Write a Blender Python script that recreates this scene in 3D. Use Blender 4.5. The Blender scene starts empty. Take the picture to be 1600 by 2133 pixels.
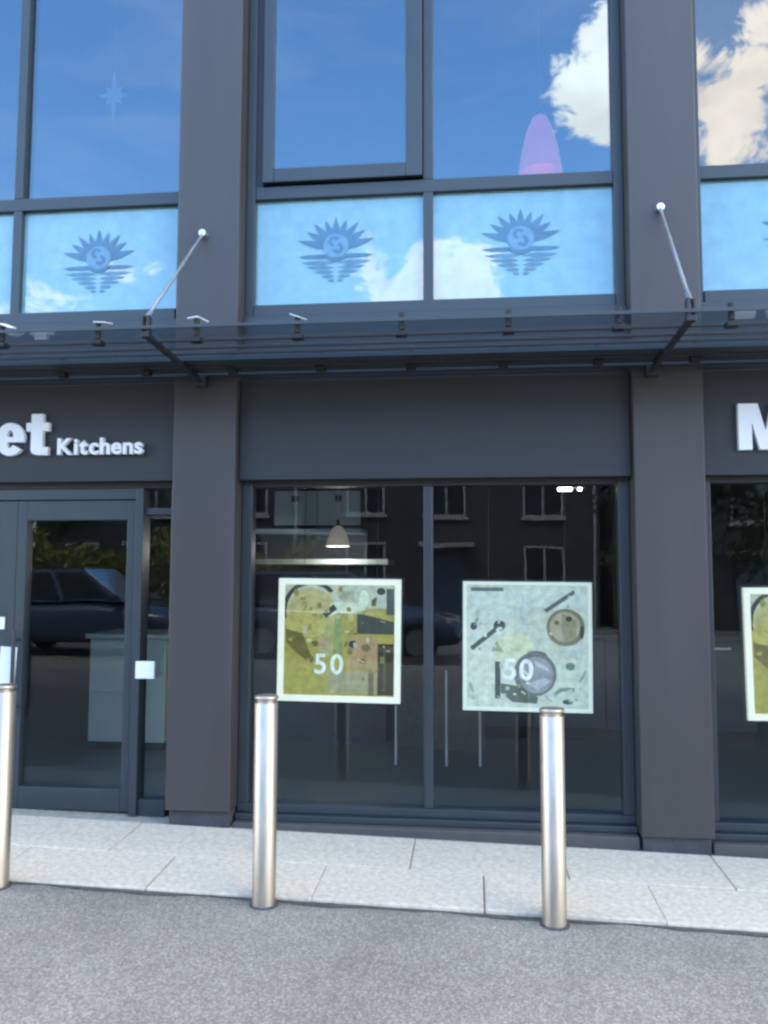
import bpy, bmesh, math, random
from mathutils import Vector, Matrix
R = math.radians
random.seed(7)
scene = bpy.context.scene
COL = scene.collection

# ------------------------------------------------------------------ camera
cam_d = bpy.data.cameras.new('camera')
cam_d.sensor_fit = 'HORIZONTAL'; cam_d.sensor_width = 36.0
cam_d.lens = 1700.0 / 1600.0 * 36.0
cam_d.clip_start = 0.05; cam_d.clip_end = 3000
cam = bpy.data.objects.new('camera', cam_d); COL.objects.link(cam)
yaw, pitch, roll = R(6.1), R(4.42), R(0.145)
fw = Vector((-math.sin(yaw)*math.cos(pitch), math.cos(yaw)*math.cos(pitch), math.sin(pitch)))
rt = Vector((math.cos(yaw), math.sin(yaw), 0)); up = rt.cross(fw)
rt2 = math.cos(roll)*rt + math.sin(roll)*up; up2 = rt2.cross(fw)
M3 = Matrix((rt2, up2, -fw)).transposed()
cam.matrix_world = Matrix.Translation((0, -4.4, 1.6)) @ M3.to_4x4()
scene.camera = cam

# ------------------------------------------------------------------ world, sun, exposure
SUN_EL, SUN_AZ = R(54), R(-14)          # the sun stands behind the building
SKY_STRENGTH, CLOUD_RADIANCE = 0.15, 6.2
SUN_STRENGTH, EXPOSURE = 0.6, 2.85
world = bpy.data.worlds.new('World'); scene.world = world; world.use_nodes = True
wn = world.node_tree; wn.nodes.clear()
def wnode(t, **k):
    n = wn.nodes.new(t)
    for a, v in k.items(): setattr(n, a, v)
    return n
def wlink(a, b): wn.links.new(a, b)
def wmath(op, a, b=None, c=None, clamp=False):
    n = wnode('ShaderNodeMath', operation=op); n.use_clamp = clamp
    for i, v in enumerate((a, b, c)):
        if v is None: continue
        if hasattr(v, 'is_output'): wlink(v, n.inputs[i])
        else: n.inputs[i].default_value = v
    return n.outputs[0]
sky = wnode('ShaderNodeTexSky', sky_type='NISHITA')
sky.sun_disc = False; sky.sun_elevation = SUN_EL; sky.sun_rotation = SUN_AZ
sky.air_density = 1.0; sky.dust_density = 0.6; sky.ozone_density = 1.6
tc = wnode('ShaderNodeTexCoord'); gen = tc.outputs['Generated']
def wnoise(scale, detail, rough, offs, squash=1.7):
    mp = wnode('ShaderNodeMapping'); mp.inputs['Location'].default_value = offs
    mp.inputs['Scale'].default_value = (1, 1, squash)
    wlink(gen, mp.inputs['Vector'])
    n = wnode('ShaderNodeTexNoise'); n.inputs['Scale'].default_value = scale
    n.inputs['Detail'].default_value = detail; n.inputs['Roughness'].default_value = rough
    n.inputs['Distortion'].default_value = 0.35
    wlink(mp.outputs[0], n.inputs['Vector']); return n.outputs['Fac']
# cumulus: fractal noise, gathered where the windows mirror clouds; unseen cover thickened as white fill
dens = wmath('ADD', wmath('MULTIPLY', wnoise(2.6, 2, .5, (3.1, 1.7, .4)), .30), wmath('MULTIPLY', wmath('SUBTRACT', wnoise(13.0, 12, .70, (.3, 2.2, 5.1)), .22), 1.7))
def blob(dens, c, radius_deg, amount):
    d = wnode('ShaderNodeVectorMath', operation='DOT_PRODUCT'); v = Vector(c).normalized()
    wlink(gen, d.inputs[0]); d.inputs[1].default_value = v
    t = wmath('SUBTRACT', d.outputs['Value'], math.cos(R(radius_deg)))
    t = wmath('MULTIPLY', t, 1/(1-math.cos(R(radius_deg))), clamp=True)
    return wmath('MULTIPLY_ADD', t, amount, dens)
dens = blob(dens, (-0.20, -0.82, 0.52), 50, -0.60)
for c, r, a in (((.13, -.845, .522), 4.4, .54), ((.175, -.845, .505), 4.0, .45), ((.137, -.81, .567), 2.4, .36), ((.285, -.81, .51), 4.2, .46), ((.256, -.855, .45), 3.5, .42),
                ((-.10, -.936, .335), 5.0, .60), ((-.01, -.945, .325), 5.0, .60), ((-.235, -.925, .297), 3.2, .5),
                ((-.45, -.845, .275), 6.0, .52), ((-.377, -.855, .362), 3.0, .38)):
    dens = blob(dens, c, r, a)
ramp = wnode('ShaderNodeMapRange', interpolation_type='SMOOTHSTEP'); wlink(dens, ramp.inputs['Value'])
ramp.inputs['From Min'].default_value = .46; ramp.inputs['From Max'].default_value = .68
cirrus = wmath('MULTIPLY', wmath('SUBTRACT', wnoise(3.0, 6, .6, (7, 3, 1), 5.0), .45, clamp=True), .35)
cover = wmath('MAXIMUM', ramp.outputs[0], cirrus)
shade = wnode('ShaderNodeMapRange'); wlink(wnoise(7.0, 5, .6, (.35, 2.2, 5.2)), shade.inputs['Value'])
shade.inputs['From Min'].default_value = .3; shade.inputs['From Max'].default_value = .7
shade.inputs['To Min'].default_value = .72; shade.inputs['To Max'].default_value = 1.05
cc = wnode('ShaderNodeVectorMath', operation='SCALE'); cc.inputs[0].default_value = (CLOUD_RADIANCE, CLOUD_RADIANCE*.96, CLOUD_RADIANCE*.90)
wlink(shade.outputs[0], cc.inputs['Scale'])
mixc = wnode('ShaderNodeMix', data_type='RGBA'); wlink(cover, mixc.inputs[0])
hs = wnode('ShaderNodeHueSaturation'); hs.inputs['Saturation'].default_value = 1.18; wlink(sky.outputs[0], hs.inputs['Color']); wlink(hs.outputs[0], mixc.inputs[6]); wlink(cc.outputs[0], mixc.inputs[7])
bg = wnode('ShaderNodeBackground'); bg.inputs['Strength'].default_value = SKY_STRENGTH
wlink(mixc.outputs[2], bg.inputs['Color'])
wo = wnode('ShaderNodeOutputWorld'); wlink(bg.outputs[0], wo.inputs['Surface'])

sun_d = bpy.data.lights.new('sun', 'SUN'); sun_d.energy = SUN_STRENGTH; sun_d.angle = R(10); sun_d.color = (1, .95, .87)
sun = bpy.data.objects.new('sun', sun_d); COL.objects.link(sun)
sdir = Vector((math.sin(SUN_AZ)*math.cos(SUN_EL), math.cos(SUN_AZ)*math.cos(SUN_EL), math.sin(SUN_EL)))
sun.rotation_euler = sdir.to_track_quat('Z', 'Y').to_euler(); sun.location = sdir*60
vs = scene.view_settings
vs.view_transform = 'Standard'; vs.look = 'None'; vs.gamma = 1; vs.use_curve_mapping = False; vs.exposure = EXPOSURE
scene.render.engine = 'CYCLES'
scene.cycles.use_denoising = True
scene.cycles.max_bounces = 10; scene.cycles.transparent_max_bounces = 16
scene.cycles.glossy_bounces = 6; scene.cycles.caustics_reflective = False
scene.cycles.sample_clamp_indirect = 6.0
scene.cycles.pixel_filter_type = 'BLACKMAN_HARRIS'; scene.cycles.filter_width = 2.6

# ------------------------------------------------------------------ materials
def new_mat(name):
    m = bpy.data.materials.new(name); m.use_nodes = True; nt = m.node_tree; nt.nodes.clear()
    out = nt.nodes.new('ShaderNodeOutputMaterial'); return m, nt, out
def paint(name, col, rough=.5, metal=0.0, var=.12, scale=6.0, bump=0.0, bscale=200.0, spec=.5, streak=False, backlit=0.0):
    """principled surface with uneven tone, rubbed roughness and fine relief"""
    m, nt, out = new_mat(name); N = nt.nodes.new; L = nt.links.new
    b = N('ShaderNodeBsdfPrincipled'); L(b.outputs[0], out.inputs[0])
    b.inputs['Metallic'].default_value = metal; b.inputs['Specular IOR Level'].default_value = spec
    tcn = N('ShaderNodeTexCoord'); mp = N('ShaderNodeMapping'); L(tcn.outputs['Object'], mp.inputs[0])
    if streak: mp.inputs['Scale'].default_value = (1, 1, .12)
    n = N('ShaderNodeTexNoise'); n.inputs['Scale'].default_value = scale; n.inputs['Detail'].default_value = 6; n.inputs['Roughness'].default_value = .6
    L(mp.outputs[0], n.inputs['Vector'])
    r = N('ShaderNodeMapRange'); L(n.outputs['Fac'], r.inputs['Value'])
    r.inputs['From Min'].default_value = .3; r.inputs['From Max'].default_value = .7
    r.inputs['To Min'].default_value = 1-var; r.inputs['To Max'].default_value = 1+var
    s = N('ShaderNodeVectorMath'); s.operation = 'SCALE'; s.inputs[0].default_value = col; L(r.outputs[0], s.inputs['Scale'])
    L(s.outputs[0], b.inputs['Base Color'])
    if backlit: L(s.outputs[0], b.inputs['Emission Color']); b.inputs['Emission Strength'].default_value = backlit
    rr = N('ShaderNodeMapRange'); L(n.outputs['Fac'], rr.inputs['Value'])
    rr.inputs['To Min'].default_value = max(.02, rough-.1); rr.inputs['To Max'].default_value = min(1, rough+.1)
    L(rr.outputs[0], b.inputs['Roughness'])
    if bump:
        n2 = N('ShaderNodeTexNoise'); n2.inputs['Scale'].default_value = bscale; n2.inputs['Detail'].default_value = 4; L(tcn.outputs['Object'], n2.inputs['Vector'])
        bp = N('ShaderNodeBump'); bp.inputs['Strength'].default_value = bump; bp.inputs['Distance'].default_value = .004
        L(n2.outputs['Fac'], bp.inputs['Height']); L(bp.outputs[0], b.inputs['Normal'])
    return m
def glass(name, base, tint=(1, 1, 1), film=None, film_fac=0.0, wav=.004, coat=(.95, .98, 1)):
    """sheet glass: see-through tint, coated mirror reflection rising at grazing angles, optional bonded film"""
    m, nt, out = new_mat(name); N = nt.nodes.new; L = nt.links.new
    tr = N('ShaderNodeBsdfTransparent'); tr.inputs[0].default_value = (*tint, 1)
    body = tr.outputs[0]
    tcn = N('ShaderNodeTexCoord')
    if film:
        d = N('ShaderNodeBsdfDiffuse')
        n = N('ShaderNodeTexNoise'); n.inputs['Scale'].default_value = 14; n.inputs['Detail'].default_value = 5; L(tcn.outputs['Object'], n.inputs['Vector'])
        s = N('ShaderNodeVectorMath'); s.operation = 'SCALE'; s.inputs[0].default_value = film
        r = N('ShaderNodeMapRange'); L(n.outputs['Fac'], r.inputs['Value']); r.inputs['To Min'].default_value = .8; r.inputs['To Max'].default_value = 1.2
        L(r.outputs[0], s.inputs['Scale']); L(s.outputs[0], d.inputs[0])
        mx = N('ShaderNodeMixShader'); mx.inputs[0].default_value = film_fac; L(tr.outputs[0], mx.inputs[1]); L(d.outputs[0], mx.inputs[2]); body = mx.outputs[0]
    g = N('ShaderNodeBsdfGlossy'); g.inputs['Roughness'].default_value = 0.0; g.inputs['Color'].default_value = (*coat, 1)
    if wav:
        w = N('ShaderNodeTexNoise'); w.inputs['Scale'].default_value = 1.6; w.inputs['Detail'].default_value = 1; L(tcn.outputs['Object'], w.inputs['Vector'])
        bp = N('ShaderNodeBump'); bp.inputs['Strength'].default_value = 1; bp.inputs['Distance'].default_value = wav; L(w.outputs['Fac'], bp.inputs['Height']); L(bp.outputs[0], g.inputs['Normal'])
    f = N('ShaderNodeLayerWeight'); f.inputs['Blend'].default_value = .5
    f5 = N('ShaderNodeMath'); f5.operation = 'POWER'; L(f.outputs['Facing'], f5.inputs[0]); f5.inputs[1].default_value = 5
    a = N('ShaderNodeMath'); a.operation = 'MULTIPLY_ADD'; a.use_clamp = True; L(f5.outputs[0], a.inputs[0]); a.inputs[1].default_value = .9; a.inputs[2].default_value = base
    mx2 = N('ShaderNodeMixShader'); L(a.outputs[0], mx2.inputs[0]); L(body, mx2.inputs[1]); L(g.outputs[0], mx2.inputs[2]); L(mx2.outputs[0], out.inputs[0])
    return m
def emit(name, col, s):
    m, nt, out = new_mat(name); e = nt.nodes.new('ShaderNodeEmission'); e.inputs[0].default_value = (*col, 1); e.inputs[1].default_value = s
    nt.links.new(e.outputs[0], out.inputs[0]); return m
def asphalt(name):
    m, nt, out = new_mat(name); N = nt.nodes.new; L = nt.links.new
    b = N('ShaderNodeBsdfPrincipled'); b.inputs['Roughness'].default_value = .9; b.inputs['Specular IOR Level'].default_value = .25; L(b.outputs[0], out.inputs[0])
    tcn = N('ShaderNodeTexCoord')
    v = N('ShaderNodeTexVoronoi'); v.inputs['Scale'].default_value = 140; L(tcn.outputs['Object'], v.inputs['Vector'])
    cr = N('ShaderNodeValToRGB'); L(v.outputs['Color'], cr.inputs[0])
    e = cr.color_ramp.elements; e[0].position = .1; e[0].color = (.195, .182, .158, 1); e[1].position = .95; e[1].color = (.43, .40, .345, 1)
    k = cr.color_ramp.elements.new(.55); k.color = (.275, .256, .22, 1)
    n = N('ShaderNodeTexNoise'); n.inputs['Scale'].default_value = .9; n.inputs['Detail'].default_value = 8; n.inputs['Roughness'].default_value = .7; L(tcn.outputs['Object'], n.inputs['Vector'])
    r = N('ShaderNodeMapRange'); L(n.outputs['Fac'], r.inputs['Value']); r.inputs['From Min'].default_value = .3; r.inputs['From Max'].default_value = .7; r.inputs['To Min'].default_value = .76; r.inputs['To Max'].default_value = 1.2
    s = N('ShaderNodeVectorMath'); s.operation = 'SCALE'; L(cr.outputs[0], s.inputs[0]); L(r.outputs[0], s.inputs['Scale']); L(s.outputs[0], b.inputs['Base Color'])
    n3 = N('ShaderNodeTexNoise'); n3.inputs['Scale'].default_value = 260; n3.inputs['Detail'].default_value = 3; L(tcn.outputs['Object'], n3.inputs['Vector'])
    ad = N('ShaderNodeMath'); ad.operation = 'ADD'; L(v.outputs['Distance'], ad.inputs[0]); L(n3.outputs['Fac'], ad.inputs[1])
    bp = N('ShaderNodeBump'); bp.inputs['Strength'].default_value = .7; bp.inputs['Distance'].default_value = .006; L(ad.outputs[0], bp.inputs['Height']); L(bp.outputs[0], b.inputs['Normal'])
    return m
def brick_mat(name, c1, c2):
    m, nt, out = new_mat(name); N = nt.nodes.new; L = nt.links.new
    b = N('ShaderNodeBsdfPrincipled'); b.inputs['Roughness'].default_value = .85; L(b.outputs[0], out.inputs[0])
    tcn = N('ShaderNodeTexCoord'); mp = N('ShaderNodeMapping'); mp.inputs['Rotation'].default_value = (R(90), 0, 0); L(tcn.outputs['Object'], mp.inputs[0])
    t = N('ShaderNodeTexBrick'); t.inputs['Scale'].default_value = 4.4; t.inputs['Color1'].default_value = (*c1, 1); t.inputs['Color2'].default_value = (*c2, 1); t.inputs['Mortar'].default_value = (.13, .12, .11, 1)
    L(mp.outputs[0], t.inputs['Vector']); L(t.outputs['Color'], b.inputs['Base Color']); return m

MAT = dict(
    pillar=paint('pillar_cladding', (.048, .045, .045), .46, var=.13, scale=3.0, bump=.05, streak=True),
    frame=paint('frame_coating', (.029, .041, .050), .38, var=.08, scale=5),
    sign=paint('fascia_coating', (.018, .022, .026), .55, var=.07, scale=3),
    black=paint('black_fitting', (.004, .005, .007), .6),
    dark=paint('dark_metal', (.018, .021, .026), .5),
    plinth=paint('plinth', (.055, .058, .066), .8, var=.3, scale=18, bump=.3),
    sillstone=paint('base_sill', (.075, .073, .072), .8, var=.15, scale=9, bump=.3),
    white=paint('white_letter', (.78, .80, .83), .45, var=.03),
    card=paint('white_card', (.80, .82, .84), .6, var=.03),
    steel=paint('brushed_steel', (.50, .445, .375), .45, metal=1, var=.16, scale=40, streak=True),
    bright=paint('polished_steel', (.72, .71, .70), .30, metal=1, var=.05),
    slab=paint('concrete_slab', (.575, .52, .415), .9, var=.20, scale=42, bump=.7, bscale=90),
    mortar=paint('mortar', (.34, .32, .27), .95, var=.2, scale=30),
    asphalt=asphalt('asphalt'),
    upper_glass=glass('solar_glass', .145, (.45, .52, .6), coat=(.82, .95, 1)),
    grey_glass=glass('grey_solar_glass', .12, (.55, .55, .55), coat=(.92, .90, .86)),
    film_glass=glass('filmed_glass', .085, (.4, .5, .55), film=(.20, .38, .44), film_fac=.9),
    shop_glass=glass('shop_glass', .028, (.90, .915, .91), wav=.0010, coat=(.78, .92, 1)),
    canopy_glass=glass('canopy_glass', .04, (.76, .81, .85), wav=0),
    emblem=paint('emblem_vinyl', (.072, .185, .295), .6, var=.15, scale=20), emblem_pale=paint('emblem_vinyl_pale', (.095, .225, .335), .6, var=.15, scale=20), emblem_light=paint('emblem_vinyl_light', (.125, .275, .41), .6, var=.1, scale=20),
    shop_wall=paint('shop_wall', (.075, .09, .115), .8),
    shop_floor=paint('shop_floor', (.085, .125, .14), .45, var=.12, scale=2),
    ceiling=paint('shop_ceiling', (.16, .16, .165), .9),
    cabinet=paint('cabinet_front', (.56, .76, .90), .5, var=.03),
    unit_white=paint('unit_white', (.42, .50, .48), .4, var=.03),
    worktop=paint('worktop', (.09, .09, .095), .35, var=.2, scale=20),
    blind=paint('blind_fabric', (.78, .75, .72), .9, var=.05),
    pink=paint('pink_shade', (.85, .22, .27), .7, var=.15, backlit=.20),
    opal=paint('opal_shade', (.70, .66, .60), .5, backlit=.03),
    star=paint('paper_star', (.75, .76, .78), .8, backlit=.02),
    lamp=emit('lit_tube', (1, .97, .9), 4),
    car_blue=paint('car_blue', (.06, .09, .17), .22, var=.04, spec=.8),
    car_glass=paint('car_glass', (.03, .035, .045), .05, spec=1.0),
    screen=paint('windscreen_glass', (.70, .74, .86), .10, metal=.9),
    tyre=paint('tyre', (.02, .02, .02), .85),
    lens=paint('headlamp', (.7, .72, .75), .1, spec=1.0),
    brick=brick_mat('house_brick', (.042, .042, .050), (.032, .032, .040)),
    roof=paint('roof_tile', (.07, .06, .058), .8, var=.3, scale=30),
    upvc=paint('window_white', (.38, .38, .38), .4),
    leaf_y=paint('leaf_yellow_green', (.22, .20, .03), .7, var=.4, scale=3),
    leaf_d=paint('leaf_dark_green', (.035, .06, .02), .7, var=.4, scale=3),
    bark=paint('bark', (.08, .06, .045), .9, var=.3, scale=20),
)

# ------------------------------------------------------------------ mesh helpers
class MB:
    def __init__(s): s.v = []; s.f = []; s.m = []; s.sm = []
    def add(s, vs, fs, mi=0, smooth=False):
        o = len(s.v); s.v += [tuple(v) for v in vs]
        for f in fs: s.f.append(tuple(i+o for i in f)); s.m.append(mi); s.sm.append(smooth)
        return s
    def box(s, x0, x1, y0, y1, z0, z1, mi=0):
        return s.add([(x0,y0,z0),(x1,y0,z0),(x1,y1,z0),(x0,y1,z0),(x0,y0,z1),(x1,y0,z1),(x1,y1,z1),(x0,y1,z1)],
                     [(0,3,2,1),(4,5,6,7),(0,1,5,4),(1,2,6,5),(2,3,7,6),(3,0,4,7)], mi)
    def tube(s, p0, p1, r0, r1=None, n=12, mi=0, cap=True):
        p0 = Vector(p0); p1 = Vector(p1); r1 = r0 if r1 is None else r1
        q = (p1-p0).to_track_quat('Z', 'Y'); vs = []
        for p, r in ((p0, r0), (p1, r1)):
            vs += [p + q @ Vector((r*math.cos(2*math.pi*i/n), r*math.sin(2*math.pi*i/n), 0)) for i in range(n)]
        s.add(vs, [(i, (i+1) % n, n+(i+1) % n, n+i) for i in range(n)], mi, True)
        if cap: s.add(vs, [tuple(range(n-1, -1, -1)), tuple(range(n, 2*n))], mi)
        return s
    def lathe(s, prof, n=40, mi=0, c=(0, 0, 0)):
        vs = [(c[0]+r*math.cos(2*math.pi*i/n), c[1]+r*math.sin(2*math.pi*i/n), c[2]+z) for r, z in prof for i in range(n)]
        fs = [(j*n+i, j*n+(i+1) % n, (j+1)*n+(i+1) % n, (j+1)*n+i) for j in range(len(prof)-1) for i in range(n)]
        s.add(vs, fs, mi, True)
        s.add([vs[i] for i in range(n)], [tuple(range(n-1, -1, -1))], mi); s.add(vs[-n:], [tuple(range(n))], mi)
        return s
    def poly(s, pts, y, mi=0, th=.001):
        """flat shape in the facade plane (x, z), th thick towards the street"""
        n = len(pts)
        a = sum(pts[i][0]*pts[(i+1) % n][1]-pts[(i+1) % n][0]*pts[i][1] for i in range(n))
        if a < 0: pts = pts[::-1]
        vs = [(x, y-th, z) for x, z in pts] + [(x, y, z) for x, z in pts]
        return s.add(vs, [tuple(range(n)), tuple(range(2*n-1, n-1, -1))] + [((i+1) % n, i, n+i, n+(i+1) % n) for i in range(n)], mi)
    def build(s, name, mats, parent=None, bevel=0, loc=None, auto=False):
        me = bpy.data.meshes.new(name); me.from_pydata(s.v, [], s.f)
        for m in (mats if isinstance(mats, (list, tuple)) else [mats]): me.materials.append(MAT[m] if isinstance(m, str) else m)
        for p, mi, sm in zip(me.polygons, s.m, s.sm): p.material_index = mi; p.use_smooth = sm
        me.update()
        o = bpy.data.objects.new(name, me); COL.objects.link(o)
        if parent: o.parent = parent
        if loc: o.location = loc
        if bevel:
            md = o.modifiers.new('edge', 'BEVEL'); md.width = bevel; md.segments = 2; md.limit_method = 'ANGLE'; md.angle_limit = R(40)
        return o
def tag(o, label=None, cat=None, group=None, kind=None):
    for k, v in (('label', label), ('category', cat), ('group', group), ('kind', kind)):
        if v: o[k] = v
    return o
def empty(name, loc=(0, 0, 0), parent=None, **k):
    o = bpy.data.objects.new(name, None); COL.objects.link(o); o.location = loc; o.empty_display_size = .1
    if parent: o.parent = parent
    return tag(o, **k)
def copy_tree(o, parent=None):
    c = o.copy(); COL.objects.link(c); c.parent = parent
    for ch in list(o.children): copy_tree(ch, c)
    return c
def B(*a): return MB().box(*a)
def sheet(x0, x1, y0, y1, z0, z1, d=.0016):
    """pane seated a hair out of true, as glass is"""
    m = MB().box(x0, x1, y0, y1, z0, z1); a, b = random.uniform(-d, d), random.uniform(-d, d)
    m.v = [(x, y+(a if x == x1 else -a)+(b if z == z1 else -b), z) for x, y, z in m.v]; return m
def glyph(ch, bold):
    """outline of one character from the built-in face, as (verts, faces) in the x-z plane, unit size"""
    cu = bpy.data.curves.new('glyph', 'FONT'); cu.body = ch; cu.size = 1; cu.offset = bold; cu.resolution_u = 6; cu.extrude = .03
    o = bpy.data.objects.new('glyph', cu); COL.objects.link(o)
    dg = bpy.context.evaluated_depsgraph_get(); dg.update()
    me = bpy.data.meshes.new_from_object(o.evaluated_get(dg))
    v = [(p.co.x, -p.co.z, p.co.y) for p in me.vertices]; f = [tuple(p.vertices) for p in me.polygons]
    bpy.data.objects.remove(o); bpy.data.curves.remove(cu); bpy.data.meshes.remove(me)
    return v, f
def heavy(ch, x, base, H):
    """heavy grotesque capital or small letter built from strokes; returns (pieces, width)"""
    t = .29*H; xh = .77*H; P = []
    def rect(x0, x1, z0, z1): P.append([(x+x0, base+z0), (x+x1, base+z0), (x+x1, base+z1), (x+x0, base+z1)])
    def arc(cx, cz, rx, rz, tx, tz, a0, a1, n=28):
        a = [R(a0+(a1-a0)*k/n) for k in range(n+1)]
        P.append([(x+cx+rx*math.cos(q), base+cz+rz*math.sin(q)) for q in a]+[(x+cx+(rx-tx)*math.cos(q), base+cz+(rz-tz)*math.sin(q)) for q in reversed(a)])
    if ch == 'M':
        w = 1.12*H; P.append([(x, base), (x+t*.95, base), (x+t*.95, base+H*.60), (x+w/2-t*.42, base), (x+w/2+t*.42, base), (x+w-t*.95, base+H*.60), (x+w-t*.95, base), (x+w, base), (x+w, base+H), (x+w-t*1.4, base+H), (x+w/2, base+H*.40), (x+t*1.4, base+H), (x, base+H)]); return P, w
    r = .36*H; rz = xh/2+.01*H
    if ch == 'e':
        arc(r, xh/2, r, rz, t*.95, t*.62, 0, 322); rect(t*.6, 2*r-.01*H, xh/2-.07*H, xh/2+.055*H); return P, 2*r
    if ch == 't':
        rect(.12*H, .12*H+t, .14*H, .98*H); rect(0, .56*H, xh-.20*H, xh); P.append([(x+.12*H, base+.14*H), (x+.16*H, base+.04*H), (x+.27*H, base), (x+.55*H, base), (x+.55*H, base+.19*H), (x+.12*H+t, base+.19*H)]); return P, .56*H
    if ch == 'n':
        rect(0, .25*H, 0, xh); arc(.34*H, xh-.32*H, .33*H, .33*H, .25*H, .20*H, 0, 150); rect(.42*H, .67*H, 0, xh-.32*H); return P, .67*H
    if ch == 'a':
        arc(.29*H, .24*H, .29*H, .25*H, t*.9, t*.6, 30, 335); rect(.34*H, .34*H+t, 0, xh-.24*H); arc(.32*H, xh-.26*H, .31*H, .27*H, t, t*.62, 0, 165); return P, .34*H+t
    arc(r*.92, xh/2, r*.92, rz, t*.9, t*.6, 15, 345); rect(.42*H, .42*H+t, -.04*H, xh); arc(.36*H, -.04*H, .35*H, .22*H, t, t*.6, 180, 360); return P, .42*H+t
def heavy_word(text, x0, right, base, H, y, depth, gap, mat, parent):
    x = x0 if right is None else right-sum(heavy(c, 0, 0, H)[1] for c in text)-gap*(len(text)-1)
    for c in text:
        P, w = heavy(c, x, base, H); m = MB()
        for k, p in enumerate(P): m.poly(p, y+depth/2, 0, depth+.0004*k)
        o = m.build('letter', mat); o.parent = parent; o.location = -parent.location
        x += w+gap
def word(text, x0, base, height, bold, y, depth, gap, mat, parent, xscale=1.0, name='letter'):
    """each character its own raised letter; height is that of a capital"""
    x = x0
    ref = glyph('H', bold)[0]; h = max(p[2] for p in ref)-min(p[2] for p in ref); zb = min(p[2] for p in ref); s = height/h
    for ch in text:
        v, f = glyph(ch, bold); lo = min(p[0] for p in v); hi = max(p[0] for p in v)
        w = MB().add([(x+(p[0]-lo)*s*xscale, y-depth/2+(p[1]/.06)*depth, base+(p[2]-zb)*s) for p in v], f)
        w.build(name, mat, parent)
        x += (hi-lo)*s*xscale + gap
    return x

# ------------------------------------------------------------------ ground
SL = -.021
def cl(x): return max(-3, min(14, x))
def gz(x): return .172+SL*cl(x)
xs = [-300, -60, -14, -6, -4, -3, -1, 0, 1, 3, 6, 10, 14, 60, 300]; ys = [-400, -60, -30, -16, -8, -4, -2, -.795]
g = MB(); vs = [(x, y, gz(x)) for y in ys for x in xs] + [(x, y, -.35) for y in (-.79, 60, 400) for x in xs]
nx = len(xs)
g.add(vs, [(j*nx+i, j*nx+i+1, (j+1)*nx+i+1, (j+1)*nx+i) for j in range(len(ys)+2) for i in range(nx-1)])
tag(g.build('road', 'asphalt'), kind='structure')

pav = tag(MB().add([(-14, -.798, -.3), (14, -.798, -.3), (14, .3, -.3), (-14, .3, -.3),
                    (-14, -.798, .178+SL*-14), (14, -.798, .178+SL*14), (14, .3, .208+SL*14), (-14, .3, .208+SL*-14)],
                   [(0,3,2,1),(4,5,6,7),(0,1,5,4),(1,2,6,5),(2,3,7,6),(3,0,4,7)]).build('pavement', 'mortar'), kind='structure')
def slab_mesh(w, y0, y1):
    def z(x, y): return .192+SL*x+(y+.8)*.032
    a = MB(); g = .0018; t = .035
    v = [(x, y, z(x, y)-d) for d in (t, 0) for x, y in ((g, y0), (w-g, y0), (w-g, y1), (g, y1))]
    return a.add(v, [(0,3,2,1),(4,5,6,7),(0,1,5,4),(1,2,6,5),(2,3,7,6),(3,0,4,7)])
ks = MB(); ex = [-6+.12*i for i in range(101)]
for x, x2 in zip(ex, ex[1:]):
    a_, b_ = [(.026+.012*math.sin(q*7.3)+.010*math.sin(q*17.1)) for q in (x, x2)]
    ks.add([(x, -.807-a_, gz(x)+.004), (x2, -.807-b_, gz(x2)+.004), (x2, -.7975, gz(x2)+.0045), (x, -.7975, gz(x)+.0045)], [(0, 1, 2, 3)])
MAT['kerb_shade'] = paint('kerb_shade_tone', (.085, .08, .074), .9, var=.4, scale=25, bump=.4)
tag(ks.build('kerb_shade_line', 'kerb_shade'), kind='structure')  # dark strip painted in for the shade line at the kerb foot
W = .745
for row, (y0, y1, off) in enumerate(((-.806, -.423, .05), (-.419, -.004, -.30))):
    proto = None
    for k in range(-7, 7):
        x = off+k*W
        if proto is None: o = proto = slab_mesh(W, y0, y1).build('paving_slab', 'slab', pav, bevel=.006)
        else: o = proto.copy(); COL.objects.link(o); o.parent = pav
        o.location = (x, random.uniform(-.002, .002), SL*x+random.uniform(-.003, .003))
        o.rotation_euler = (random.uniform(-.004, .004), random.uniform(-.004, .004), random.uniform(-.004, .004))

# ------------------------------------------------------------------ the building
bld = empty('office_building', (0, 0, .2), label='dark grey clad office building with ground floor shop and mirrored windows above', cat='building')
def part(mb, name, mat, bevel=0, label=None, parent=bld):
    o = mb.build(name, mat, None, bevel); o.parent = parent
    pz = Vector((0, 0, 0)); p = parent
    while p: pz += p.location; p = p.parent
    o.location = -pz
    if label: o['label'] = label
    return o
GY = .17                         # glazing plane behind the pillar faces
PIL = [(-4.19, -3.83), (-1.665, -1.305), (.86, 1.222), (3.385, 3.745)]
BAYS = [(-3.83, -1.665), (-1.305, .86), (1.222, 3.385)]
TOP = 9.2
for (x0, x1), zb in zip(PIL, (.36, .32, .268, .22)):
    for za, zt in ((zb, 2.75), (2.7525, 5.72), (5.7225, TOP)):
        part(B(x0, x1, 0, .40, za, zt), 'pillar', 'pillar', .006)
    part(B(x0+.012, x1-.012, .03, .38, -.2, zb-.004), 'pillar_plinth', 'plinth', .004)
for bx0, bx1 in BAYS:
    part(B(bx0, bx1, .10, .40, 2.716, 3.085), 'spandrel_panel', 'frame', .003)
    part(B(bx0, bx1, .09, .40, 5.80, TOP), 'upper_cladding', 'pillar', .003)
part(B(-14, -4.195, .02, .40, -.2, TOP), 'wall', 'pillar'); part(B(3.75, 14, .02, .40, -.2, TOP), 'wall', 'pillar')
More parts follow.
